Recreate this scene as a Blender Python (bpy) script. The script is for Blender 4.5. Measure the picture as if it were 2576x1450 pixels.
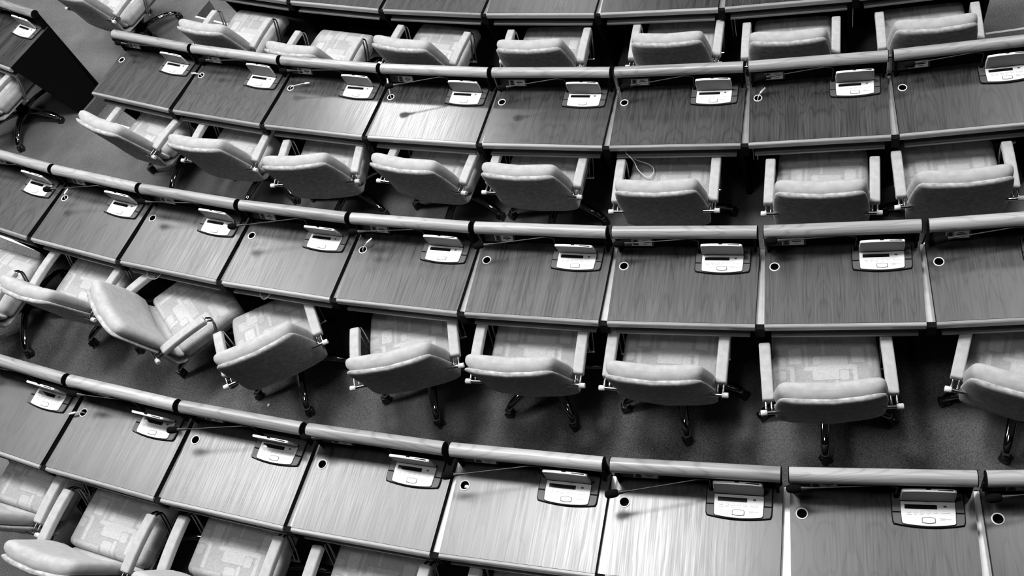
import bpy, math, random
from mathutils import Vector, Matrix
sc = bpy.context.scene
for o in list(bpy.data.objects): bpy.data.objects.remove(o)
COL = sc.collection
rnd = random.Random(7)
pi = math.pi

# ------------------------------------------------------------------ camera
CAM = (0.0, -20.454, 5.179)
yaw, pitch, roll = -0.52144, 0.95945, -0.45972
cd = bpy.data.cameras.new('camera'); cam = bpy.data.objects.new('camera', cd); COL.objects.link(cam)
cd.sensor_width = 36.0; cd.lens = 2617.69 / 2576 * 36.0; cd.clip_end = 200
fwd = Vector((math.sin(yaw)*math.cos(pitch), math.cos(yaw)*math.cos(pitch), -math.sin(pitch)))
rgt = Vector((math.cos(yaw), -math.sin(yaw), 0)); up = rgt.cross(fwd)
r2 = rgt*math.cos(roll) + up*math.sin(roll); u2 = -rgt*math.sin(roll) + up*math.cos(roll)
cam.matrix_world = Matrix(((r2.x, u2.x, -fwd.x, CAM[0]), (r2.y, u2.y, -fwd.y, CAM[1]), (r2.z, u2.z, -fwd.z, CAM[2]), (0, 0, 0, 1)))
sc.camera = cam

# ------------------------------------------------------------------ world, lamps, exposure
w = bpy.data.worlds.new('hall'); sc.world = w; w.use_nodes = True
w.node_tree.nodes['Background'].inputs[0].default_value = (1, 1, 1, 1)
w.node_tree.nodes['Background'].inputs[1].default_value = 0.006
def lamp(name, loc, target, size, power):
    l = bpy.data.lights.new(name, 'AREA'); l.shape = 'DISK'; l.size = size; l.energy = power
    o = bpy.data.objects.new(name, l); COL.objects.link(o); o.location = loc
    o.rotation_euler = (Vector(target) - Vector(loc)).to_track_quat('-Z', 'Y').to_euler()
    return o
lamp('ceiling_lamp', (-2.2, -16.7, 8.2), (-2.3, -17.4, 0), 1.2, 270)
lamp('ceiling_lamp', (-7.2, -15.5, 8.2), (-6.4, -16.6, 0), 1.5, 220)
lamp('ceiling_lamp', (3.0, -15.4, 8.2), (1.6, -16.4, 0), 1.3, 200)  # added for diffuse light on the right side, not a known fitting
lamp('ceiling_lamp', (3.4, -11.0, 8.2), (0.5, -14.6, 0), 1.3, 130)  # added to light the upper rows, set clear of desktop reflections
lamp('ceiling_lamp', (-9.2, -12.3, 8.3), (-4.6, -16.6, 0), 1.8, 230)
lamp('ceiling_lamp', (-7.0, -9.4, 8.2), (-3.5, -14.5, 0), 1.4, 120)
lamp('ceiling_lamp', (-2.2, -19.8, 8.6), (-2.2, -18.8, 0), 1.5, 90)
strip = lamp('ceiling_trough', (-6.2, -16.25, 8.3), (-6.2, -16.25, 0), 10.0, 540)
strip.data.shape = 'RECTANGLE'; strip.data.size_y = 1.4; strip.rotation_euler = (0, 0, -.12)
lamp('ceiling_lamp', (-4.6, -5.4, 8.3), (-2.0, -14.0, 0), 1.6, 130)  # added to lift the sheen and front light on the top row
sl = bpy.data.lights.new('sheen_spot', 'SPOT'); sl.energy = 1500; sl.spot_size = math.radians(6.5); sl.spot_blend = .5; sl.shadow_soft_size = .35  # added narrow beam that brightens a single desktop, not a hall fitting
so = bpy.data.objects.new('sheen_spot', sl); COL.objects.link(so); so.location = (-6.7, -9.15, 8.3)
so.rotation_euler = (Vector((-2.62, -16.15, .30)) - so.location).to_track_quat('-Z', 'Y').to_euler()
lamp('soft_fill', (-2.5, -15.4, 9.5), (-2.5, -16.2, 0), 8.0, 120)  # added broad fill light, no such luminous panel in the hall
vs = sc.view_settings
vs.view_transform = 'Standard'; vs.look = 'None'; vs.gamma = 1.0; vs.use_curve_mapping = False
vs.exposure = 0.1

# ------------------------------------------------------------------ materials
def mat(name, col, rough=0.6, metal=0.0, spec=0.5, noise=None, bump=None, sheen=0):
    m = bpy.data.materials.new(name); m.use_nodes = True
    nt = m.node_tree; b = nt.nodes['Principled BSDF']
    b.inputs['Base Color'].default_value = (col, col, col, 1)
    b.inputs['Roughness'].default_value = rough; b.inputs['Metallic'].default_value = metal
    b.inputs['Specular IOR Level'].default_value = spec
    if sheen: b.inputs['Sheen Weight'].default_value = sheen
    if noise or bump:
        tc = nt.nodes.new('ShaderNodeTexCoord')
    if noise:
        sca, amt = noise
        n = nt.nodes.new('ShaderNodeTexNoise'); n.inputs['Scale'].default_value = sca; n.inputs['Detail'].default_value = 4
        nt.links.new(tc.outputs['Object'], n.inputs['Vector'])
        r = nt.nodes.new('ShaderNodeMapRange'); r.inputs[1].default_value = .3; r.inputs[2].default_value = .7
        r.inputs[3].default_value = col*(1-amt); r.inputs[4].default_value = col*(1+amt)
        nt.links.new(n.outputs['Fac'], r.inputs[0]); nt.links.new(r.outputs[0], b.inputs['Base Color'])
    if bump:
        sca, st = bump
        n = nt.nodes.new('ShaderNodeTexNoise'); n.inputs['Scale'].default_value = sca
        nt.links.new(tc.outputs['Object'], n.inputs['Vector'])
        bp = nt.nodes.new('ShaderNodeBump'); bp.inputs['Strength'].default_value = st; bp.inputs['Distance'].default_value = .002
        nt.links.new(n.outputs['Fac'], bp.inputs['Height']); nt.links.new(bp.outputs[0], b.inputs['Normal'])
    return m

def wood(name, lo, hi, along, rough, line=.55, pitchw=.2, spec=.5):
    """veneer: fine grain along one axis, book-matched cathedral figure"""
    m = bpy.data.materials.new(name); m.use_nodes = True
    nt = m.node_tree; L = nt.links.new; N = nt.nodes.new; b = nt.nodes['Principled BSDF']
    tc = N('ShaderNodeTexCoord'); oi = N('ShaderNodeObjectInfo'); sp = N('ShaderNodeSeparateXYZ'); L(tc.outputs['Object'], sp.inputs[0])
    def math_(op, a, bb=None, c=None):
        n = N('ShaderNodeMath'); n.operation = op
        for i, v in enumerate((a, bb, c)):
            if v is None: continue
            if isinstance(v, (int, float)): n.inputs[i].default_value = v
            else: L(v, n.inputs[i])
        return n.outputs[0]
    ac, al = (sp.outputs[0], sp.outputs[1]) if along == 'y' else (sp.outputs[1], sp.outputs[0])
    if along == 'y':
        ac = math_('PINGPONG', math_('ADD', ac, math_('MULTIPLY', oi.outputs['Random'], .37)), pitchw*.5)
    else:
        ac = math_('ADD', ac, sp.outputs[2])
    rz = math_('MULTIPLY', oi.outputs['Random'], 57.0)
    def vec(a, bb, c):
        n = N('ShaderNodeCombineXYZ'); L(a, n.inputs[0]); L(bb, n.inputs[1]); L(c, n.inputs[2]); return n.outputs[0]
    def noise(v, sc_, det):
        n = N('ShaderNodeTexNoise'); n.inputs['Scale'].default_value = sc_; n.inputs['Detail'].default_value = det; L(v, n.inputs['Vector']); return n.outputs['Fac']
    fine = noise(vec(math_('MULTIPLY', ac, 150), math_('MULTIPLY', al, 4), rz), 1.0, 5)
    fig = noise(vec(math_('MULTIPLY', ac, 7), math_('MULTIPLY', al, 1.3), rz), 1.0, 1.5)
    ring = math_('SINE', math_('MULTIPLY', fig, 95))
    ring = math_('POWER', math_('MULTIPLY_ADD', ring, .5, .5), 6)
    broad = noise(vec(math_('MULTIPLY', ac, 14), math_('MULTIPLY', al, .9), rz), 1.0, 2)
    t = math_('MULTIPLY_ADD', fine, .5, math_('MULTIPLY', broad, .75))
    t = math_('SUBTRACT', t, math_('MULTIPLY', ring, line*.3))
    t = math_('ADD', t, math_('MULTIPLY_ADD', oi.outputs['Random'], .24, -.12))
    r = N('ShaderNodeMapRange'); L(t, r.inputs[0]); r.inputs[1].default_value = .25; r.inputs[2].default_value = .95
    r.inputs[3].default_value = lo; r.inputs[4].default_value = hi
    L(r.outputs[0], b.inputs['Base Color'])
    rr = N('ShaderNodeMapRange'); L(fine, rr.inputs[0]); rr.inputs[1].default_value = .3; rr.inputs[2].default_value = .7
    rr.inputs[3].default_value = rough-.05; rr.inputs[4].default_value = rough+.06; L(rr.outputs[0], b.inputs['Roughness'])
    bp = N('ShaderNodeBump'); bp.inputs['Strength'].default_value = .06; bp.inputs['Distance'].default_value = .001
    L(fine, bp.inputs['Height']); L(bp.outputs[0], b.inputs['Normal'])
    b.inputs['Specular IOR Level'].default_value = spec
    return m

M = {}
M['top'] = wood('veneer_top', .002, .066, 'y', .34, .6, .34, .9)
M['rail'] = wood('veneer_rail', .17, .46, 'x', .34, .6)
M['edge'] = wood('veneer_edge', .15, .36, 'x', .34, .3)
M['shelf'] = wood('veneer_shelf', .10, .24, 'x', .4, .3)
M['black'] = mat('black_lacquer', .004, .7, 0, .08)
M['plate'] = mat('dark_plate', .035, .5)
M['metal'] = mat('brushed_aluminium', .50, .34, .55, .5, noise=(9, .15))
M['fabric'] = mat('plain_fabric', .43, .95, 0, .1, noise=(30, .11), bump=(900, .35), sheen=.15)
M['suede'] = mat('mottled_fabric', .42, .95, 0, .1, noise=(38, .28), bump=(900, .35), sheen=.15)
M['white'] = mat('white_plastic', .80, .4)
M['cap'] = mat('pale_plastic', .70, .5)
M['grey'] = mat('grey_plastic', .16, .6, bump=(1500, .2))
M['frame'] = mat('anthracite_plastic', .075, .5, bump=(1500, .2))
M['screen'] = mat('dark_display', .006, .12)
M['line'] = mat('grey_print', .28, .5)
M['ink'] = mat('black_print', .01, .6)
M['chrome'] = mat('polished_chrome', .85, .06, 1.0)
M['legchrome'] = mat('darkened_chrome', .30, .07, 1.0)  # chrome with the dark ceiling's reflection put into its base colour
M['castor'] = mat('black_rubber', .008, .35)
M['foam'] = mat('black_foam', .004, .95, 0, .05)
M['neck'] = mat('dark_steel', .05, .35, .6)
M['cable'] = mat('white_cable', .75, .5)
M['card'] = mat('white_card', .75, .6)
M['tone'] = mat('grey_photo', .22, .6)
M['nosing'] = mat('white_nosing', .8, .5)
# carpet: fine woven speckle with soft worn clouds
m = bpy.data.materials.new('carpet'); m.use_nodes = True; nt = m.node_tree; b = nt.nodes['Principled BSDF']
tc = nt.nodes.new('ShaderNodeTexCoord')
n1 = nt.nodes.new('ShaderNodeTexNoise'); n1.inputs['Scale'].default_value = 260; n1.inputs['Detail'].default_value = 2
n2 = nt.nodes.new('ShaderNodeTexNoise'); n2.inputs['Scale'].default_value = 2.2; n2.inputs['Detail'].default_value = 4
for n in (n1, n2): nt.links.new(tc.outputs['Object'], n.inputs['Vector'])
mx = nt.nodes.new('ShaderNodeMath'); mx.operation = 'MULTIPLY_ADD'; mx.inputs[1].default_value = .9
m2 = nt.nodes.new('ShaderNodeMath'); m2.operation = 'MULTIPLY'; m2.inputs[1].default_value = .35; nt.links.new(n2.outputs['Fac'], m2.inputs[0])
nt.links.new(n1.outputs['Fac'], mx.inputs[0]); nt.links.new(m2.outputs[0], mx.inputs[2])
mr = nt.nodes.new('ShaderNodeMapRange'); mr.inputs[1].default_value = .40; mr.inputs[2].default_value = .86; mr.inputs[3].default_value = .03; mr.inputs[4].default_value = .25
nt.links.new(mx.outputs[0], mr.inputs[0]); nt.links.new(mr.outputs[0], b.inputs['Base Color'])
b.inputs['Roughness'].default_value = 1; b.inputs['Specular IOR Level'].default_value = .05
bp = nt.nodes.new('ShaderNodeBump'); bp.inputs['Strength'].default_value = .5; bp.inputs['Distance'].default_value = .004
nt.links.new(n1.outputs['Fac'], bp.inputs['Height']); nt.links.new(bp.outputs[0], b.inputs['Normal'])
M['carpet'] = m
# seat fabric: woven pattern held in a colour attribute of the cushion
m = bpy.data.materials.new('patterned_fabric'); m.use_nodes = True; nt = m.node_tree; b = nt.nodes['Principled BSDF']
at = nt.nodes.new('ShaderNodeAttribute'); at.attribute_name = 'weave'
tc = nt.nodes.new('ShaderNodeTexCoord'); n1 = nt.nodes.new('ShaderNodeTexNoise'); n1.inputs['Scale'].default_value = 90; n1.inputs['Detail'].default_value = 4
nt.links.new(tc.outputs['Object'], n1.inputs['Vector'])
mr = nt.nodes.new('ShaderNodeMapRange'); mr.inputs[1].default_value = .3; mr.inputs[2].default_value = .7; mr.inputs[3].default_value = .9; mr.inputs[4].default_value = 1.1
nt.links.new(n1.outputs['Fac'], mr.inputs[0])
mm = nt.nodes.new('ShaderNodeMath'); mm.operation = 'MULTIPLY'; nt.links.new(at.outputs['Fac'], mm.inputs[0]); nt.links.new(mr.outputs[0], mm.inputs[1])
nt.links.new(mm.outputs[0], b.inputs['Base Color']); b.inputs['Roughness'].default_value = .95; b.inputs['Specular IOR Level'].default_value = .1
b.inputs['Sheen Weight'].default_value = .15
M['seat'] = m

# ------------------------------------------------------------------ mesh helpers
class MB:
    def __init__(s): s.v = []; s.f = []; s.m = []; s.sm = []
    def add(s, vs_, fs, mi=0, smooth=False):
        o = len(s.v); s.v += [tuple(p) for p in vs_]
        for f in fs: s.f.append([i+o for i in f]); s.m.append(mi); s.sm.append(smooth)
    def box(s, x0, x1, y0, y1, z0, z1, mi=0):
        v = [(x0,y0,z0),(x1,y0,z0),(x1,y1,z0),(x0,y1,z0),(x0,y0,z1),(x1,y0,z1),(x1,y1,z1),(x0,y1,z1)]
        s.add(v, [(0,3,2,1),(4,5,6,7),(0,1,5,4),(1,2,6,5),(2,3,7,6),(3,0,4,7)], mi)
    def prism(s, poly, z0, z1, ch=0.0, mi=0):
        """polygon in xy (counter-clockwise) raised from z0 to z1, top edge chamfered by ch"""
        n = len(poly); cx = sum(p[0] for p in poly)/n; cy = sum(p[1] for p in poly)/n
        def inset(p):
            d = math.hypot(p[0]-cx, p[1]-cy) or 1; k = 1-ch/d; return (cx+(p[0]-cx)*k, cy+(p[1]-cy)*k)
        rings = [[(x, y, z0) for x, y in poly], [(x, y, z1-ch) for x, y in poly]]
        if ch: rings.append([(*inset(p), z1) for p in poly])
        v = [p for r in rings for p in r]; f = [tuple(range(n))[::-1]]
        for k in range(len(rings)-1):
            for i in range(n): j = (i+1) % n; f.append((k*n+i, k*n+j, (k+1)*n+j, (k+1)*n+i))
        f.append(tuple(range((len(rings)-1)*n, len(rings)*n)))
        s.add(v, f, mi)
    def extrude_x(s, prof, x0, x1, mi=0, smooth=False):
        """profile in (y,z), swept along x"""
        n = len(prof); v = [(x0, y, z) for y, z in prof] + [(x1, y, z) for y, z in prof]
        s.add(v, [(i, (i+1) % n, n+(i+1) % n, n+i)[::-1] for i in range(n)], mi, smooth)
        s.add(v, [tuple(range(n)), tuple(range(n, 2*n))[::-1]], mi)
    def tube(s, pts, r, n=8, mi=0, caps=True):
        pts = [Vector(p) for p in pts]; rs = r if isinstance(r, (list, tuple)) else [r]*len(pts)
        t0 = (pts[1]-pts[0]).normalized(); a = t0.orthogonal().normalized(); v = []
        for i, p in enumerate(pts):
            t = (pts[min(i+1, len(pts)-1)]-pts[max(i-1, 0)]).normalized()
            a = (a - t*a.dot(t)).normalized(); bb = t.cross(a)
            v += [p + (a*math.cos(2*pi*k/n) + bb*math.sin(2*pi*k/n))*rs[i] for k in range(n)]
        f = [(i*n+k, i*n+(k+1) % n, (i+1)*n+(k+1) % n, (i+1)*n+k) for i in range(len(pts)-1) for k in range(n)]
        s.add(v, f, mi, True)
        if caps: s.add(v, [tuple(range(n))[::-1], tuple(range((len(pts)-1)*n, len(pts)*n))], mi)
    def build(s, name, *mats):
        me = bpy.data.meshes.new(name); me.from_pydata(s.v, [], s.f)
        for m_ in mats: me.materials.append(m_)
        me.polygons.foreach_set('material_index', s.m); me.polygons.foreach_set('use_smooth', s.sm)
        me.validate(); me.update(); return me
def catmull(pts, k=5):
    pts = [Vector(p) for p in pts]; P = [pts[0]*2-pts[1]] + pts + [pts[-1]*2-pts[-2]]; out = []
    for i in range(1, len(P)-2):
        for j in range(k):
            t = j/k; a, b_, c, d = P[i-1:i+3]
            out.append(.5*((2*b_) + (c-a)*t + (2*a-5*b_+4*c-d)*t*t + (3*b_-a-3*c+d)*t**3))
    return out + [pts[-1]]
def lathe(prof, n=24):
    """profile (r,z) about z"""
    v = [(r*math.cos(2*pi*k/n), r*math.sin(2*pi*k/n), z) for r, z in prof for k in range(n)]
    f = [(i*n+k, i*n+(k+1) % n, (i+1)*n+(k+1) % n, (i+1)*n+k) for i in range(len(prof)-1) for k in range(n)]
    return v, f
def rbox(hx, hy, hz, r, nx, ny, nz):
    """rounded box as one closed grid mesh"""
    def samp(h, n):
        e = [-h + r*(1-math.cos(pi/2*i/4)) for i in range(5)]
        mid = [-h+r + (2*(h-r))*i/n for i in range(1, n)]
        return e + mid + [-x for x in e[::-1]]
    X, Y, Zs = samp(hx, nx), samp(hy, ny), samp(hz, nz); idx = {}; v = []; f = []
    def pt(x, y, z):
        k = (round(x, 6), round(y, 6), round(z, 6))
        if k not in idx:
            c = Vector((max(-hx+r, min(hx-r, x)), max(-hy+r, min(hy-r, y)), max(-hz+r, min(hz-r, z)))); d = Vector((x, y, z))-c
            p = c + d.normalized()*r if d.length > 1e-7 else c
            idx[k] = len(v); v.append(p)
        return idx[k]
    def face(A, B, fn, flip):
        for i in range(len(A)-1):
            for j in range(len(B)-1):
                q = [pt(*fn(A[i], B[j])), pt(*fn(A[i+1], B[j])), pt(*fn(A[i+1], B[j+1])), pt(*fn(A[i], B[j+1]))]
                f.append(q[::-1] if flip else q)
    face(X, Y, lambda a, c: (a, c, hz), 0); face(X, Y, lambda a, c: (a, c, -hz), 1)
    face(X, Zs, lambda a, c: (a, -hy, c), 0); face(X, Zs, lambda a, c: (a, hy, c), 1)
    face(Y, Zs, lambda a, c: (hx, a, c), 0); face(Y, Zs, lambda a, c: (-hx, a, c), 1)
    return v, f
def slab(sts, nth=28, exp=.45):
    """upholstered slab: stations (y, z, half_width, thickness, side_forward); rounded cross-sections, closed ends"""
    v = []; n = len(sts)
    for i, (y, z, hw, th, sf) in enumerate(sts):
        a, b_ = sts[max(i-1, 0)], sts[min(i+1, n-1)]
        t = Vector((b_[0]-a[0], b_[1]-a[1])).normalized(); nm = Vector((t.y, -t.x))
        for k in range(nth):
            an = 2*pi*k/nth; c, s_ = math.cos(an), math.sin(an)
            sx = math.copysign(abs(c)**exp, c)*hw; sn = math.copysign(abs(s_)**.8, s_)*th/2
            cu = sf*(sx/max(hw, 1e-6))**2
            v.append((sx, y + nm.x*sn + cu, z + nm.y*sn))
    f = [(i*nth+k, i*nth+(k+1) % nth, (i+1)*nth+(k+1) % nth, (i+1)*nth+k) for i in range(n-1) for k in range(nth)]
    f += [tuple(range(nth))[::-1], tuple(range((n-1)*nth, n*nth))]
    return v, f
def rrect(x0, x1, y0, y1, r, n=4):
    out = []
    for cx, cy, a0 in ((x1-r, y0+r, -pi/2), (x1-r, y1-r, 0), (x0+r, y1-r, pi/2), (x0+r, y0+r, pi)):
        out += [(cx+r*math.cos(a0+pi/2*i/n), cy+r*math.sin(a0+pi/2*i/n)) for i in range(n+1)]
    return out

# ------------------------------------------------------------------ object helpers
def thing(name, label, cat, loc=(0,0,0), rz=0.0, group=None):
    o = bpy.data.objects.new(name, None); COL.objects.link(o); o.location = loc; o.rotation_euler = (0, 0, rz)
    o.empty_display_size = .1
    o['label'] = label; o['category'] = cat
    if group: o['group'] = group
    return o
def part(name, me, parent, loc=(0,0,0), rot=(0,0,0), label=None):
    o = bpy.data.objects.new(name, me); COL.objects.link(o); o.parent = parent; o.location = loc; o.rotation_euler = rot
    if label: o['label'] = label
    return o
def solo(name, me, label, cat, loc=(0,0,0), rz=0.0, group=None):
    o = bpy.data.objects.new(name, me); COL.objects.link(o); o.location = loc; o.rotation_euler = (0, 0, rz)
    o['label'] = label; o['category'] = cat
    if group: o['group'] = group
    return o
CACHE = {}
def cached(key, fn):
    if key not in CACHE: CACHE[key] = fn()
    return CACHE[key]

# ------------------------------------------------------------------ layout of the hall (concentric stepped rows)
R   = [19.2631, 17.9003, 16.5483, 15.1688]          # radius of each desk row's front edge
ZT  = [0.75, 0.5558, 0.3004, 0.0416]               # desktop heights
FL  = [z-.75 for z in ZT] + [-0.97]
OFF = [-0.21096, -0.28297, -0.27555, -0.26821]     # angle of joint 0
WD  = [0.7787, 0.7939, 0.8280, 0.8625]             # desk pitch
PA  = [WD[i]/R[i] for i in range(4)]
NOSI = [.202, .202, .195, .257]; TREAD = .52; GAP = .046; DEP = .482
ROWN = ['bottom row', 'second row from the bottom', 'third row from the bottom', 'top row']
ORD = ['first', 'second', 'third', 'fourth', 'fifth', 'sixth', 'seventh', 'eighth', 'ninth']
def polar(r, a, z=0): return (r*math.sin(a), -r*math.cos(a), z)

# ------------------------------------------------------------------ floor: stepped carpet tiers
A0, A1 = -.85, .55
EDGE = .468
def tier_profile(aisle):
    st = [(25.0, FL[0])]
    for i in range(4):
        mid = (FL[i]+FL[i+1])/2
        if aisle: st += [(R[i]-NOSI[i], FL[i]), (R[i]-NOSI[i], mid), (R[i]-TREAD, mid), (R[i]-TREAD, FL[i+1])]
        else: st += [(R[i]-EDGE, FL[i]), (R[i]-EDGE, FL[i+1])]
    return st + [(9.0, FL[4])]
mb = MB()
for b0, b1, aisle in ((A0, -.381, False), (-.381, -.3265, True), (-.3265, .0755, False), (.0755, .135, True), (.135, A1, False)):
    steps = tier_profile(aisle); v = []; NB = max(6, int((b1-b0)/.016))
    for r, z in steps: v += [polar(r, b0+(b1-b0)*k/NB, z) for k in range(NB+1)]
    mb.add(v, [(i*(NB+1)+k, i*(NB+1)+k+1, (i+1)*(NB+1)+k+1, (i+1)*(NB+1)+k) for i in range(len(steps)-1) for k in range(NB)])
for a in (-.381, -.3265, .0755, .135):        # cheeks of the aisle steps
    for i in range(4):
        mid = (FL[i]+FL[i+1])/2
        for r0, r1, z0, z1 in ((R[i]-EDGE, R[i]-NOSI[i], mid, FL[i]), (R[i]-TREAD, R[i]-EDGE, FL[i+1], mid)):
            mb.add([polar(r0, a, z0), polar(r1, a, z0), polar(r1, a, z1), polar(r0, a, z1)], [(0, 1, 2, 3)])
floor = bpy.data.objects.new('floor', mb.build('floor', M['carpet'])); COL.objects.link(floor)
floor['kind'] = 'structure'; floor['label'] = 'dark grey carpeted floor stepping down between the curved desk rows'
for i in range(4):
  for b0, b1 in ((-.381, -.3265), (.0755, .135)):
    mb = MB(); v = []; NB = 12
    for k in range(NB+1):
        a = b0+(b1-b0)*k/NB
        for r, z in ((R[i]-NOSI[i]-.004, FL[i]-.03), (R[i]-NOSI[i]-.004, FL[i]+.004), (R[i]-NOSI[i]+.014, FL[i]+.004), (R[i]-NOSI[i]+.014, FL[i]-.002)): v.append(polar(r, a, z))
    mb.add(v, [(k*4+j, k*4+(j+1) % 4, (k+1)*4+(j+1) % 4, (k+1)*4+j) for k in range(NB) for j in range(4)])
    part('step_nosing', mb.build('step_nosing', M['nosing']), floor, label='white strip on the step edge')

# ------------------------------------------------------------------ desk
def desk_meshes(i):
    W = WD[i]; hw = (W-GAP)/2; d = {}
    # desktop with a real cable hole; veneer above, black sides
    cx, cy, rr, q = -W/2+.072, .352, .021, .034; y0, y1 = .02, DEP
    mb = MB(); zt = .75
    xs, ys = [-hw, cx-q, cx+q, hw], [y0, cy-q, cy+q, y1]
    for a in range(3):
        for c in range(3):
            if a == 1 and c == 1: continue
            mb.add([(xs[a], ys[c], zt), (xs[a+1], ys[c], zt), (xs[a+1], ys[c+1], zt), (xs[a], ys[c+1], zt)], [(0,1,2,3)])
    n = 24; sq = []; ci = []
    for k in range(n):
        a = 2*pi*k/n; c, s_ = math.cos(a), math.sin(a); mxx = max(abs(c), abs(s_))
        sq.append((cx+q*c/mxx, cy+q*s_/mxx, zt)); ci.append((cx+rr*c, cy+rr*s_, zt))
    lo = [(x, y, zt-.037) for x, y, _ in ci]
    mb.add(sq+ci, [(k, (k+1) % n, n+(k+1) % n, n+k) for k in range(n)])
    mb.add(ci+lo, [(k, (k+1) % n, n+(k+1) % n, n+k) for k in range(n)] + [tuple(range(n, 2*n))], 1)
    zb = zt-.04
    c8 = [(-hw,y0,zb),(hw,y0,zb),(hw,y1,zb),(-hw,y1,zb),(-hw,y0,zt),(hw,y0,zt),(hw,y1,zt),(-hw,y1,zt)]
    mb.add(c8, [(0,3,2,1),(0,1,5,4),(1,2,6,5),(2,3,7,6),(3,0,4,7)], 1)
    d['desktop'] = mb.build('desktop', M['top'], M['black'])
    v, f = lathe([(.0205, .7495), (.0205, .7525), (.0225, .7535), (.0255, .7525), (.0258, .7495)], 32)
    mb = MB(); mb.add([(x+cx, y+cy, z) for x, y, z in v], f, 0, True); d['grommet'] = mb.build('grommet', M['white'])
    mb = MB(); pr = [(.0185, .710), (.0185, .7495), (.008, .7495)] + [(.009-.009*math.sin(a), .7405+.009*math.cos(a)) for a in (.4, .8, 1.2, 1.57)] + [(0, .716), (.004, .710)]
    mb.extrude_x(pr, -hw, hw); d['front_edge'] = mb.build('front_edge', M['edge'])
    mb = MB(); mb.extrude_x([(.464+.034*math.cos(-2*pi*k/28), .906+.034*math.sin(-2*pi*k/28)) for k in range(28)], -hw+.002, hw-.002, 0, True)
    d['rail'] = mb.build('rail', M['rail'])
    mb = MB(); mb.extrude_x([(.464+.0342*math.cos(-2*pi*k/28), .906+.0342*math.sin(-2*pi*k/28)) for k in range(28)], 0, .004); d['rail_cap'] = mb.build('rail_cap', M['black'])
    mb = MB(); mb.box(-hw+.004, hw-.004, DEP-.004, DEP+.012, -.03, .895); d['back_panel'] = mb.build('back_panel', M['black'])
    mb = MB(); mb.box(-.006, .006, .44, DEP, .75, .885); d['bracket'] = mb.build('bracket', M['black'])
    mb = MB(); mb.box(-hw+.03, hw-.03, .004, DEP-.01, .640, .653); d['shelf'] = mb.build('shelf', M['shelf'])
    # strip bridging the wedge to the neighbour on the right, recessed below the tops
    def nb(x, y):   # point given in the right-hand neighbour's frame
        a = PA[i]; px, py = R[i]*math.sin(a), R[i]-R[i]*math.cos(a)
        return (px+x*math.cos(a)-y*math.sin(a), py+x*math.sin(a)+y*math.cos(a))
    po = [(hw+.0005, .026), nb(-hw-.0005, .026), nb(-hw-.0005, DEP), (hw+.0005, DEP)]
    mb = MB(); mb.prism(po, .70, .716); d['divider_strip'] = mb.build('divider_strip', M['metal'])
    po = [(hw+.0005, -.003), nb(-hw-.0005, -.003), nb(-hw-.0005, .026), (hw+.0005, .026)]
    mb = MB(); mb.prism(po, .655, .736); d['strip_cap'] = mb.build('strip_cap', M['black'])
    po = [(hw+.0005, DEP-.010), nb(-hw-.0005, DEP-.010), nb(-hw-.0005, DEP+.012), (hw+.0005, DEP+.012)]
    mb = MB(); mb.prism(po, -.03, .699); d['leak_blocker'] = mb.build('leak_blocker', M['black'])  # added black plate blocking light that leaks through the gap between desks
    prof = [(.03, .71), (.19, .0), (.455, .0), (DEP-.005, .71)]
    mb = MB(); mb.extrude_x(prof, -.012, .012); d['support_panel'] = mb.build('support_panel', M['black'])
    # name holder: dark sloping plate, card with portrait and printed lines
    mb = MB(); mb.box(-hw, -hw+.205, -.0025, .0025, 0, .055); d['name_plate'] = mb.build('name_plate', M['plate'])
    mb = MB(); mb.box(-hw+.088, -hw+.195, -.0045, -.0027, .006, .050); d['name_card'] = mb.build('name_card', M['card'])
    mb = MB(); mb.box(-hw+.093, -hw+.125, -.0052, -.0046, .009, .047)
    d['portrait'] = mb.build('portrait', M['tone'])
    mb = MB(); hx, hz = -hw+.109, .031
    mb.add([(hx+.010*math.cos(2*pi*k/14), -.0056, hz+.003+.013*math.sin(2*pi*k/14)) for k in range(14)], [tuple(range(14))])
    mb.add([(hx-.015, -.0056, .0095), (hx+.015, -.0056, .0095), (hx+.012, -.0056, .02), (hx-.012, -.0056, .02)], [(0,1,2,3)])
    d['portrait_silhouette'] = mb.build('portrait_silhouette', M['ink'])
    mb = MB()
    for x0, x1, z0, z1 in ((.146, .172, .038, .0415), (.137, .182, .026, .0325), (.148, .170, .0155, .019)):
        mb.box(-hw+x0, -hw+x1, -.0052, -.0046, z0, z1)
    d['name_print'] = mb.build('name_print', M['ink'])
    return d
def digits(txt):
    cu = bpy.data.curves.new('num', 'FONT'); cu.body = txt; cu.size = .034; cu.align_x = 'LEFT'; cu.extrude = .0004
    o = bpy.data.objects.new('num', cu); COL.objects.link(o)
    me = bpy.data.meshes.new_from_object(o.evaluated_get(bpy.context.evaluated_depsgraph_get()))
    bpy.data.objects.remove(o); me.materials.clear(); me.materials.append(M['ink']); return me

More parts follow.
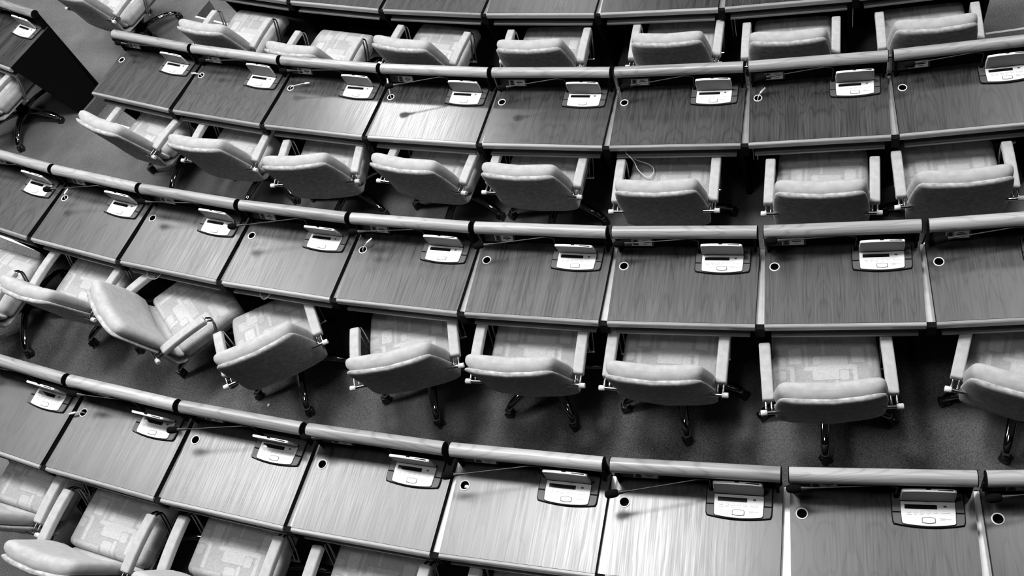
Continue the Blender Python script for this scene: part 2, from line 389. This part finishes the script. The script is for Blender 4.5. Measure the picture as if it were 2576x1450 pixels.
NUM = {(2, 2): '078', (2, 3): '077', (2, 4): '076', (1, 4): '080'}
def place_desk(i, a, label, key, last=False, first=False, num=None):
    D = cached(('desk', i), lambda: desk_meshes(i)); hw = (WD[i]-GAP)/2
    t = thing('wooden_desk', label, 'desk', polar(R[i], a, FL[i]), a, 'curved rows of wooden desks')
    part('desktop', D['desktop'], t); part('cable_grommet', D['grommet'], t, label='white ring around a dark cable hole')
    part('front_edge', D['front_edge'], t); part('shelf', D['shelf'], t)
    r = part('rail', D['rail'], t, label='round pale wooden rail')
    part('end_cap', D['rail_cap'], r, (-hw, 0, 0)); part('end_cap', D['rail_cap'], r, (hw-.004, 0, 0))
    part('back_panel', D['back_panel'], t)
    for s in (-1, 1): part('bracket', D['bracket'], t, (s*(hw-.02), 0, 0))
    if not last:
        part('divider_strip', D['divider_strip'], t, label='aluminium strip between two desktops'); part('strip_cap', D['strip_cap'], t); part('leak_blocker', D['leak_blocker'], t)
    part('support_panel', D['support_panel'], t, (hw-.013 if not last else hw-.012, 0, 0))
    if first: part('support_panel', D['support_panel'], t, (-hw+.05, 0, 0))
    p = part('name_plate', D['name_plate'], t, (0, .459, .783), (-.28, 0, 0))
    part('name_card', D['name_card'], p); part('portrait', D['portrait'], p); part('portrait_silhouette', D['portrait_silhouette'], p); part('name_print', D['name_print'], p)
    if num: part('seat_number', digits(num), p, (-hw+.015, -.0032, .014), (pi/2, 0, 0))
    return t

# ------------------------------------------------------------------ voting console with gooseneck microphone
def console_meshes():
    """frame origin: x = 0 at the face centre, y, z as in the desk"""
    d = {}
    bow = lambda x0, x1, yb, dy, n=12: [(x0+(x1-x0)*k/n, yb-dy*(1-((k/n)*2-1)**2)) for k in range(n+1)]
    out = bow(-.136, .136, .318, .014) + [(.141, .33), (.1425, .37), (.142, .455), (.134, .459), (-.134, .459), (-.142, .455), (-.1425, .37), (-.141, .33)]
    mb = MB(); mb.prism(out, .7502, .757, .002); d['rim'] = mb.build('rim', M['black'])
    lowr = bow(-.133, .133, .3205, .0135) + [(.138, .332), (.1395, .366), (-.1395, .366), (-.138, .332)]
    mb = MB(); mb.prism(lowr, .7565, .761, .002); d['frame_front'] = mb.build('frame_front', M['frame'])
    upr = [(-.139, .3715), (.139, .3715), (.1385, .452), (.132, .4555), (-.132, .4555), (-.1385, .452)]
    mb = MB(); mb.prism(upr, .7565, .761, .002); d['frame_back'] = mb.build('frame_back', M['frame'])
    fac = bow(-.098, .098, .3185, .0085) + [(.1035, .325), (.1055, .37), (.1055, .414), (-.1055, .414), (-.1055, .37), (-.1035, .325)]
    big = [(.103*p[0]/.1055*1.045, p[1] + (-.0025 if p[1] < .36 else .0025)) for p in fac]
    mb = MB(); mb.prism(big, .757, .7616); d['face_gap'] = mb.build('face_gap', M['black'])
    mb = MB(); mb.prism(fac, .757, .766, .002); d['faceplate'] = mb.build('faceplate', M['white'])
    mb = MB(); mb.prism(rrect(-.0905, .035, .3815, .4005, .002), .7655, .7668); d['display'] = mb.build('display', M['screen'])
    mb = MB(); mb.prism(rrect(.060, .072, .390, .3985, .001), .7655, .7668); d['sensor'] = mb.build('sensor', M['frame'])
    mb = MB(); mb.prism([(-.026, .322), (0, .3185), (.024, .322), (.026, .326), (.026, .341), (.023, .345), (0, .3475), (-.024, .345), (-.027, .341), (-.027, .326)], .7655, .7668, 0)
    d['button_ring'] = mb.build('button_ring', M['frame'])
    mb = MB(); mb.prism([(-.0235, .3243), (0, .321), (.0215, .3243), (.0235, .327), (.0235, .340), (.021, .343), (0, .3452), (-.0215, .343), (-.0245, .340), (-.0245, .327)], .7667, .7685, .001)
    d['talk_button'] = mb.build('talk_button', M['white'])
    mb = MB(); mb.prism(rrect(-.0075, .0075, .3635, .3725, .003), .7655, .7664); mb.prism(rrect(-.0068, .0068, .3642, .3718, .0026), .7663, .7672, .0004, 1)
    d['vote_button'] = mb.build('vote_button', M['line'], M['white'])
    mb = MB(); mb.prism(rrect(-.015, .015, .3635, .3725, .003), .7655, .7664); mb.prism(rrect(-.0143, .0143, .3642, .3718, .0026), .7663, .7672, .0004, 1)
    d['wide_button'] = mb.build('wide_button', M['line'], M['white'])
    mb = MB()
    for x0, x1, y in ((-.083, -.064, .3575), (-.054, -.046, .3575), (-.034, -.019, .3575), (-.003, .002, .3575), (.040, .063, .3435), (.045, .087, .3395), (.043, .062, .3355), (-.012, .018, .4085)):
        mb.box(x0, x1, y-.0008, y+.0008, .7655, .7662)
    d['panel_print'] = mb.build('panel_print', M['line'])
    # lid: built upright, hinge line at the origin
    mb = MB(); lo = [(-.104, .004), (.104, .004), (.107, .05), (.104, .104), (.098, .110), (.05, .114), (-.05, .114), (-.098, .110), (-.104, .104), (-.107, .05)]
    mb.prism(lo, -.006, .006, .0025); d['lid'] = mb.build('lid', M['white'])
    li = [(-.101, .008), (.101, .008), (.1035, .05), (.101, .101), (.096, .1055), (.05, .109), (-.05, .109), (-.096, .1055), (-.101, .101), (-.1035, .05)]
    mb = MB(); mb.prism(li, .0055, .0072); d['lid_liner'] = mb.build('lid_liner', M['grey'])
    mb = MB(); mb.box(.034, .090, .1085, .1145, -.0022, .0012); d['card_slot'] = mb.build('card_slot', M['black'])
    mb = MB(); mb.box(-.012, .006, .108, .1165, -.0085, -.002); d['latch'] = mb.build('latch', M['black'])
    mb = MB(); mb.tube([(-.015, .421, .766), (.015, .421, .766)], .0055, 10); d['hinge'] = mb.build('hinge', M['black'])
    v, f = lathe([(.011, .757), (.011, .768), (.008, .774), (.008, .782), (0.0, .782)], 16); mb = MB(); mb.add([(x-.1215, y+.437, z) for x, y, z in v], f, 0, True); d['mic_socket'] = mb.build('microphone_socket', M['black'])
    return d
def place_console(i, a, label, tip, lean):
    D = cached('console', console_meshes); ox = WD[i]/2-.2055
    t = thing('voting_console', label, 'console', polar(R[i], a, FL[i]), a, 'voting consoles on the desks')
    # move the root to the console's own foot
    base = Vector(polar(R[i], a, FL[i])) + Vector((math.cos(a)*ox-math.sin(a)*.38, math.sin(a)*ox+math.cos(a)*.38, .75))
    t.location = base; sh = (0, -.38, -.75)
    for nm in ('rim', 'frame_front', 'frame_back', 'face_gap'): part(nm, D[nm], t, sh)
    fp = part('faceplate', D['faceplate'], t, sh, label='white control panel')
    for nm in ('display', 'sensor', 'button_ring', 'talk_button', 'panel_print'): part(nm, D[nm], fp)
    for k in range(5): part('vote_button', D['vote_button'], fp, (-.075+k*.0257, 0, 0))
    part('wide_button', D['wide_button'], fp, (.066, 0, 0))
    for sx in (-1, 1): part('hinge', D['hinge'], t, (sx*.09, sh[1], sh[2]))
    ld = part('lid', D['lid'], t, (0, .421-.38, .766-.75), (pi/2+math.radians(lean), 0, 0), label='raised white lid with grey inner face')
    part('lid_liner', D['lid_liner'], ld); part('card_slot', D['card_slot'], ld); part('latch', D['latch'], ld)
    # microphone
    part('microphone_socket', D['mic_socket'], t, sh)
    B = Vector((-.1215, .437-.38, .03)); T = Vector((tip[0]-ox, tip[1]-.38, tip[2])); d = T-B
    dirx = Vector((d.x, d.y, 0)).normalized()
    bend = B + Vector((0, 0, .088)); p1 = bend + dirx*.045 + Vector((0, 0, .022))
    head0 = T + (p1-T).normalized()*.060; cone0 = T + (p1-T).normalized()*.115
    mb = MB(); pts = catmull([B, B+Vector((0, 0, .05)), bend, p1], 5) + [p1.lerp(cone0, k/4) for k in range(1, 5)]
    mb.tube(pts, .0030, 8); g = part('gooseneck', mb.build('gooseneck', M['neck']), t)
    mb = MB(); mb.tube([cone0, cone0.lerp(head0, .6), head0], [.0036, .007, .010], 12); part('collar', mb.build('collar', M['neck']), g)
    mb = MB(); ax = (T-head0); L = ax.length
    prof = [(-.02, .006), (.0, .0125), (.12, .0165), (.4, .0185), (.7, .0185), (.88, .0155), (.97, .0095), (1.0, .002)]
    mb.tube([head0+ax*k for k, _ in prof], [r for _, r in prof], 16); part('microphone_head', mb.build('microphone_head', M['foam']), t, label='black foam windscreen')
    return t

# rows of desks: joint index range per row, microphones (tip position on the desk), lid lean
ROWS = [(0, -1, 6), (1, -1, 7), (2, -1, 6), (3, -1, 5)]
MIC = {(0,-1):(-.38,.40),(0,0):(-.337,.395),(0,1):(-.392,.328),(0,2):(-.395,.428),(0,3):(-.382,.332),(0,4):(-.377,.326),(0,5):(-.377,.404),(0,6):(-.376,.382),
       (1,-1):(-.37,.35),(1,0):(-.359,.306),(1,1):(-.355,.371),(1,2):(-.392,.306),(1,3):(-.365,.373),(1,4):(-.359,.345),(1,5):(-.362,.392),(1,6):(-.365,.409),(1,7):(-.354,.378),
       (2,-1):(-.325,.393),(2,0):(-.279,.37),(2,1):(-.37,.375),(2,2):(-.314,.314),(2,3):(-.33,.336),(2,4):(-.339,.345),(2,5):(-.346,.369),(2,6):(-.34,.387)}
LEAN = {(0,5):0,(0,4):-2,(0,3):2,(0,1):14,(0,0):17,(0,-1):10,(1,4):15,(1,1):8,(1,2):15,(1,3):8,(2,0):2,(2,5):12,(2,-1):10}
for i, k0, k1 in ROWS:
    for k in range(k0, k1+1):
        a = OFF[i]+(k+.5)*PA[i]; o = ORD[k-k0]
        ex = {(2,-1): ', its left end beside the aisle', (2,2): ', bright with reflected light'}.get((i, k), '')
        place_desk(i, a, f'wooden desk, {o} from left, {ROWN[i]}{ex}', (i, k), last=(i >= 2 and k == k1), first=(k == k0 and i >= 1), num=NUM.get((i, k)))
        if i < 3:
            tx, ty = MIC[(i, k)]
            place_console(i, a, f'white voting console on the {o} desk from left, {ROWN[i]}', (tx, ty, .15), LEAN.get((i, k), 8))
# desk across the aisle at upper left
aL = -.3815-.5*PA[2]
place_desk(2, aL, 'wooden desk with black end panel across the aisle at upper left', None, last=True)
place_console(2, aL, 'white voting console on the desk across the aisle at upper left', (-.35, .38, .15), 8)

# ------------------------------------------------------------------ swivel armchair
def weave(x, y):
    """tone of the woven pattern: overlapping rounded rectangles, some outlined"""
    u, w_ = x, y; tone = .37
    def sd(x0, x1, y0, y1, r=.012):
        cx, cy = (x0+x1)/2, (y0+y1)/2; dx, dy = abs(u-cx)-(x1-x0)/2+r, abs(w_-cy)-(y1-y0)/2+r
        return math.hypot(max(dx, 0), max(dy, 0)) + min(max(dx, dy), 0) - r
    for x0, x1, y0, y1, tn, ol in RECTS:
        if not (x0-.003 < u < x1+.003 and y0-.003 < w_ < y1+.003): continue
        s_ = sd(x0, x1, y0, y1)
        if s_ < 0: tone = tn
        if ol and abs(s_) < .0017: tone = tn*.74
    return tone
MOTIF = [(-0.21,-0.079,0.09,0.157,2,1),(-0.079,-0.03,0.083,0.15,1,1),(-0.1,-0.083,-0.039,0.135,2,0),(-0.014,0.003,0.03,0.147,2,0),(-0.264,-0.191,-0.036,0.039,2,1),(-0.198,-0.163,-0.039,-0.022,2,0),(-0.179,-0.114,-0.012,0.078,3,1),
 (0.125,0.19,-0.021,0.067,3,1),(-0.067,0.11,-0.109,0.025,2,1),(-0.061,-0.022,-0.025,0.026,3,1),(-0.106,0.149,-0.052,-0.03,3,0),(-0.068,0.061,-0.107,-0.051,3,0),(-0.176,-0.156,-0.187,-0.023,3,0),(-0.241,-0.194,-0.097,-0.042,2,1),
 (0.061,0.109,-0.113,-0.057,3,1),(-0.034,0.031,-0.219,-0.125,3,1),(0.037,0.058,-0.21,-0.111,3,0),(0.125,0.147,-0.193,-0.043,3,0),(0.203,0.22,-0.047,0.1,2,0),(0.094,0.211,0.082,0.135,2,1),(0.237,0.284,-0.107,0.025,2,1),
 (-0.224,-0.044,-0.222,-0.158,3,1),(0.079,0.152,-0.236,-0.171,3,1),(-0.271,-0.246,-0.204,-0.091,1,1)]
TONE = (.37, .405, .45, .495)
RECTS = [(sx*x0 if sx > 0 else -x1, sx*x1 if sx > 0 else -x0, y0+dy, y1+dy, TONE[t_], ol) for dy, sx in ((0, 1), (.34, -1), (-.36, 1)) for x0, x1, y0, y1, t_, ol in MOTIF]
def chair_meshes():
    d = {}
    v, f = rbox(.262, .222, .052, .036, 170, 140, 5)
    mb = MB(); vv = []
    for p in v:
        x, y, z = p
        z += .012*(1-(x/.262)**2)*(1-(y/.222)**2) * (1 if z > 0 else 0)
        z -= .020*max(0, (y-.10)/.12)**2; x *= 1-.04*max(0, y/.222)
        vv.append((x, y+.028, z+.425))
    mb.add(vv, f, 0, True); me = mb.build('seat_cushion', M['seat'])
    ca = me.color_attributes.new('weave', 'FLOAT_COLOR', 'POINT'); buf = []
    for q in me.vertices:
        t_ = weave(q.co.x, q.co.y - (q.co.z-.47 if q.co.z < .44 and abs(q.co.y) > .2 else 0)); buf += [t_, t_, t_, 1]
    ca.data.foreach_set('color', buf); d['seat_cushion'] = me
    # back cushion
    prof = [(-.258, .488, .20, .012, .03), (-.262, .494, .236, .055, .035), (-.268, .515, .252, .070, .04), (-.288, .59, .262, .082, .045), (-.314, .69, .262, .086, .042), (-.340, .79, .250, .088, .035),
            (-.358, .858, .242, .092, .030), (-.366, .888, .236, .086, .028), (-.371, .904, .226, .066, .027), (-.3735, .912, .208, .038, .026), (-.3745, .915, .18, .012, .026)]
    mb = MB(); v, f = slab(prof, 32, .30); mb.add(v, f, 0, True); d['back_cushion'] = mb.build('back_cushion', M['fabric'])
    # outer shell: rear panel running down and forward under the seat
    prof = [(-.421, .900, .19, .010, .026), (-.420, .894, .220, .024, .027), (-.414, .872, .234, .032, .028), (-.394, .79, .247, .032, .036), (-.368, .69, .257, .034, .042), (-.342, .59, .264, .036, .050),
            (-.324, .50, .266, .036, .050), (-.308, .44, .262, .036, .040), (-.284, .392, .256, .034, .024), (-.238, .364, .250, .032, .010), (-.16, .352, .242, .030, 0), (0, .348, .238, .030, 0), (.16, .352, .232, .028, 0), (.215, .358, .22, .022, 0), (.232, .362, .19, .010, 0)]
    mb = MB(); v, f = slab(prof, 32, .30); mb.add(v, [q[::-1] for q in f], 0, True); d['back_shell'] = mb.build('back_shell', M['suede'])
    # lower lumbar panel seen in the gap between seat and back
    prof = [(-.17, .405, .22, .03, 0), (-.215, .412, .245, .04, .01), (-.25, .44, .25, .04, .025), (-.272, .49, .25, .04, .035), (-.285, .53, .24, .03, .04)]
    mb = MB(); v, f = slab(prof, 24, .30); mb.add(v, f, 0, True); d['lumbar_panel'] = mb.build('lumbar_panel', M['fabric'])
    # arm
    for s, nm in ((-1, 'L'), (1, 'R')):
        v, f = rbox(.0285, .156, .022, .010, 3, 8, 2)
        mb = MB(); mb.add([(x+s*.289, y-.107, z+.604+.010*(1-((y)/.166)**2)+.03*y) for x, y, z in v], f, 0, True); d['arm_pad'+nm] = mb.build('arm_pad', M['fabric'])
        mb = MB()
        for dx in (-.014, .014):
            x = s*.289+dx
            pts = catmull([(x, -.316, .588), (x, -.300, .594), (x, -.20, .600), (x, .03, .604), (x, .066, .592), (x-s*.002, .078, .555), (x-s*.006, .045, .455), (x-s*.012, .006, .358)], 4)
            mb.tube(pts, .0062, 8)
        d['arm_tube'+nm] = mb.build('arm_tube', M['legchrome'])
        mb = MB(); mb.tube([(s*.235, -.318, .588), (s*.30, -.318, .588)], .0095, 12); d['arm_rod'+nm] = mb.build('arm_rod', M['chrome'])
        mb = MB(); mb.tube([(s*.298, -.318, .588), (s*.300, -.318, .588), (s*.328, -.318, .588), (s*.330, -.318, .588)], [.012, .0145, .0145, .012], 14); d['rod_cap'+nm] = mb.build('rod_cap', M['cap'])
        mb = MB(); mb.tube([(s*.20, .004, .352), (s*.296, .004, .352)], .0075, 10); d['arm_foot'+nm] = mb.build('arm_foot', M['chrome'])
    v, f = lathe([(.0, .10), (.036, .10), (.036, .20), (.022, .21), (.022, .33), (.0, .33)], 20); mb = MB(); mb.add(v, f, 0, True); d['gas_column'] = mb.build('gas_column', M['black'])
    mb = MB(); mb.prism(rrect(-.08, .08, -.13, .11, .03), .30, .338, .01); d['tilt_mechanism'] = mb.build('tilt_mechanism', M['black'])
    # leg: arched polished bar, swept with a flattened section
    mb = MB(); st = [(.03, .118, .030, .022), (.10, .126, .028, .020), (.18, .122, .026, .018), (.25, .110, .025, .017), (.305, .092, .024, .016), (.335, .073, .022, .015), (.350, .054, .017, .011)]
    v = []; n = 12
    for k, (r, z, hw, hh) in enumerate(st):
        a, b_ = st[max(k-1, 0)], st[min(k+1, len(st)-1)]; t_ = Vector((b_[0]-a[0], b_[1]-a[1])).normalized()
        for j in range(n):
            an = 2*pi*j/n; y = math.cos(an)*hw; h = math.sin(an)*hh; v.append((r-t_.y*h, y, z+t_.x*h))
    mb.add(v, [(k*n+j, k*n+(j+1) % n, (k+1)*n+(j+1) % n, (k+1)*n+j) for k in range(len(st)-1) for j in range(n)] + [tuple(range(n))[::-1], tuple(range((len(st)-1)*n, len(st)*n))], 0, True)
    d['leg'] = mb.build('leg', M['legchrome'])
    mb = MB()
    for s in (-1, 1):
        mb.tube([(0, s*.004, .028), (0, s*.006, .028), (0, s*.022, .028), (0, s*.026, .028)], [.026, .028, .028, .022], 18)
    mb.tube([(.012, 0, .03), (.016, 0, .062)], .0075, 8); mb.box(-.016, .016, -.020, .020, .034, .058)
    d['castor'] = mb.build('castor', M['castor'])
    v, f = lathe([(.0, .135), (.034, .135), (.042, .125), (.042, .10), (.03, .095), (0, .095)], 20); mb = MB(); mb.add(v, f, 0, True); d['hub'] = mb.build('hub', M['legchrome'])
    return d
def place_chair(label, i, x, y, rz, star):
    D = cached('chair', chair_meshes)
    t = thing('swivel_armchair', label, 'chair', (x, y, FL[i]), rz, 'upholstered swivel armchairs')
    sct = part('seat_cushion', D['seat_cushion'], t, label='cushion with a woven pattern of rounded rectangles')
    part('back_cushion', D['back_cushion'], t); part('back_shell', D['back_shell'], t); part('lumbar_panel', D['lumbar_panel'], t)
    for nm in 'LR':
        p = part('arm_pad', D['arm_pad'+nm], t); q = part('arm_tube', D['arm_tube'+nm], t, label='twin chrome tube')
        r_ = part('arm_rod', D['arm_rod'+nm], q); part('rod_cap', D['rod_cap'+nm], q); part('arm_foot', D['arm_foot'+nm], q)
    part('gas_column', D['gas_column'], t); part('tilt_mechanism', D['tilt_mechanism'], t); part('hub', D['hub'], t)
    s0 = star if star is not None else rnd.uniform(0, 2*pi)
    for k in range(5):
        an = s0+2*pi*k/5
        l = part('leg', D['leg'], t, (0, 0, 0), (0, 0, an), label='polished chrome leg')
        part('castor', D['castor'], l, (.345, 0, 0), (0, 0, rnd.uniform(0, 2*pi)))
    return t
CH = {'A0': (0, -4.286, -18.777, -0.209, None), 'A1': (0, -3.655, -19.009, -0.2, None), 'A2': (0, -2.891, -19.104, -0.136, None), 'A3': (0, -2.097, -19.21, -0.107, None), 'A4': (0, -1.274, -19.262, -0.081, None),
 'B0': (1, -5.43, -17.327, -0.278, None), 'B1': (1, -4.602, -17.325, -0.286, -2.04), 'B2': (1, -3.806, -17.563, -0.814, -1.56), 'B3': (1, -3.17, -17.747, 0.478, -1.7), 'B4': (1, -2.27, -17.795, 0.228, -1.56),
 'B5': (1, -1.511, -17.82, -0.034, -1.1), 'B6': (1, -0.77, -17.861, -0.056, -1.38), 'B7': (1, 0.006, -17.949, 0.07, -1.67), 'B8': (1, 0.941, -17.923, -0.253, -1.55),
 'C0': (2, -4.794, -15.797, -0.424, -2.51), 'C1': (2, -4.003, -16.015, -0.197, None), 'C2': (2, -3.265, -16.217, -0.002, -3.12), 'C3': (2, -2.418, -16.297, -0.216, -2.8), 'C4': (2, -1.693, -16.396, -0.112, -2.84),
 'C5': (2, -0.883, -16.561, -0.037, None), 'C6': (2, 0.01, -16.619, -0.037, None), 'C7': (2, 0.706, -16.586, 0.046, None),
 'D0': (3, -4.527, -14.622, -0.278, None), 'D1': (3, -3.665, -14.952, -0.251, None), 'D2': (3, -2.778, -14.999, -0.249, None), 'D3': (3, -1.862, -15.117, -0.088, None), 'D4': (3, -0.926, -15.168, -0.062, None),
 'D5': (3, -0.169, -15.242, -0.03, None), 'D6': (3, 0.68, -15.238, 0.023, None), 'LC': (2, -6.601, -15.213, -0.392, 0.25), 'LD': (3, -5.989, -14.05, -0.382, 3.52)}
CL = {'B2': 'pale swivel armchair turned right, third from left, second row from the bottom',
      'B3': 'pale swivel armchair turned left, fourth from left, second row from the bottom',
      'C5': 'pale swivel armchair under a dangling white cable, third row from the bottom',
      'LC': 'pale swivel armchair cut off at the left edge, beside the black end panel',
      'LD': 'pale swivel armchair at the top left corner, across the aisle'}
for n, (i, x, y, rz, st) in CH.items():
    lab = CL.get(n) or f'pale fabric swivel armchair, {ORD[int(n[1])]} from left, {ROWN[i]}'
    place_chair(lab, i, x, y, rz, st)

# ------------------------------------------------------------------ cables and scraps
def desk_pt(i, k, x, y, z):
    a = OFF[i]+(k+.5)*PA[i]; c, s_ = math.cos(a), math.sin(a)
    bx, by, bz = polar(R[i], a, ZT[i]); return Vector((bx+c*x-s_*y, by+s_*x+c*y, bz+z))
def plug_cable(i, k, end, label, mid=None):
    hx, hy = -WD[i]/2+.072, .352; e = Vector(end); h = Vector((hx, hy, 0))
    d = (e-h); d2 = Vector((d.x, d.y, 0)); dn = d2.normalized() if d2.length > .01 else Vector((0, 1, 0))
    base = desk_pt(i, k, hx, hy, 0); a = OFF[i]+(k+.5)*PA[i]
    t = thing('network_cable', label, 'cable', base, a, 'white cables poking out of the desks')
    p0 = Vector((0, 0, -.03)) - dn*.008; p1 = Vector((0, 0, .008)) + dn*.004; pe = e-h
    pts = catmull([p0, p1, p1.lerp(pe, .5)+Vector((0, 0, .006)), pe], 6)
    mb = MB(); mb.tube(pts, .0032, 8); part('cord', mb.build('cord', M['cable']), t)
    ax = (pts[-1]-pts[-3]).normalized(); mb = MB(); mb.tube([pe-ax*.03, pe-ax*.022, pe-ax*.004, pe, pe+ax*.014], [.0035, .0065, .0068, .005, .005], 8)
    part('plug', mb.build('plug', M['white']), t)
plug_cable(2, 0, (-.400, .345, .022), 'short white cable with plug leaning left, second desk of the third row from bottom')
plug_cable(2, 1, (-.20, .386, .030), 'long white cable lying right, on the third desk of the third row from bottom')
plug_cable(2, 2, (-.345, .405, .105), 'white cable standing upright from the brightly lit desk in the third row')
plug_cable(2, 5, (-.308, .385, .035), 'thick white plug leaning back on the seventh desk of the third row')
plug_cable(1, 0, (-.312, .395, .032), 'small white plug on the second desk from left, second row from the bottom')
plug_cable(1, 3, (-.282, .402, .035), 'white plug leaning right on the fifth desk, second row from the bottom')
plug_cable(0, 0, (-.372, .325, .022), 'short white cable leaning left on the second desk of the bottom row')
def loose_cable(i, k, pts, label, r=.0028):
    o = desk_pt(i, k, *pts[0]); mb = MB(); mb.tube([p-o for p in catmull([desk_pt(i, k, *p) for p in pts], 6)], r, 8)
    solo('hanging_cable', mb.build('hanging_cable', M['cable']), label, 'cable', o, group='white cables hanging under the desks')
loose_cable(2, 4, [(-.33,.12,-.088),(-.305,.03,-.085),(-.273,.0,-.10),(-.259,.006,-.16),(-.24,-.019,-.2),(-.187,-.048,-.235),(-.153,-.021,-.235),(-.152,.007,-.22),(-.181,.026,-.2),(-.246,.04,-.18),(-.299,.06,-.16),(-.33,.10,-.15)],
            'looped white cable dangling from the desk over a chair seat', .0032)
loose_cable(1, 1, [(-.23,.06,-.092),(-.22,.012,-.09),(-.215,-.008,-.105),(-.185,-.010,-.118),(-.145,-.008,-.105),(-.12,.012,-.09),(-.10,.08,-.092)], 'small white cable loop under the third desk, second row from the bottom')
loose_cable(1, 2, [(-.16,.06,-.092),(-.149,.010,-.09),(-.125,-.008,-.104),(-.095,.0,-.092),(-.08,.05,-.092)], 'tiny white cable loop under the fourth desk, second row from the bottom')
mb = MB(); mb.prism([(.010*math.cos(2*pi*k/9)*(1+.25*math.sin(k*2.3)), .012*math.sin(2*pi*k/9)*(1+.2*math.cos(k*1.7))) for k in range(9)], 0.001, .006, .002)
solo('paper_scrap', mb.build('paper_scrap', M['white']), 'small white paper scrap lying on the carpet', 'paper', (-3.3665, -18.0193, FL[1]))
mb = MB(); v, f = rbox(.010, .008, .008, .005, 2, 2, 2); mb.add([(x*(1+.2*math.sin(y*900)), y, z) for x, y, z in v], f, 0, True)
solo('crumpled_paper', mb.build('crumpled_paper', M['white']), 'crumpled white paper stuffed in a cable hole of the bottom row', 'paper', desk_pt(0, 3, -WD[0]/2+.079, .350, -.012))
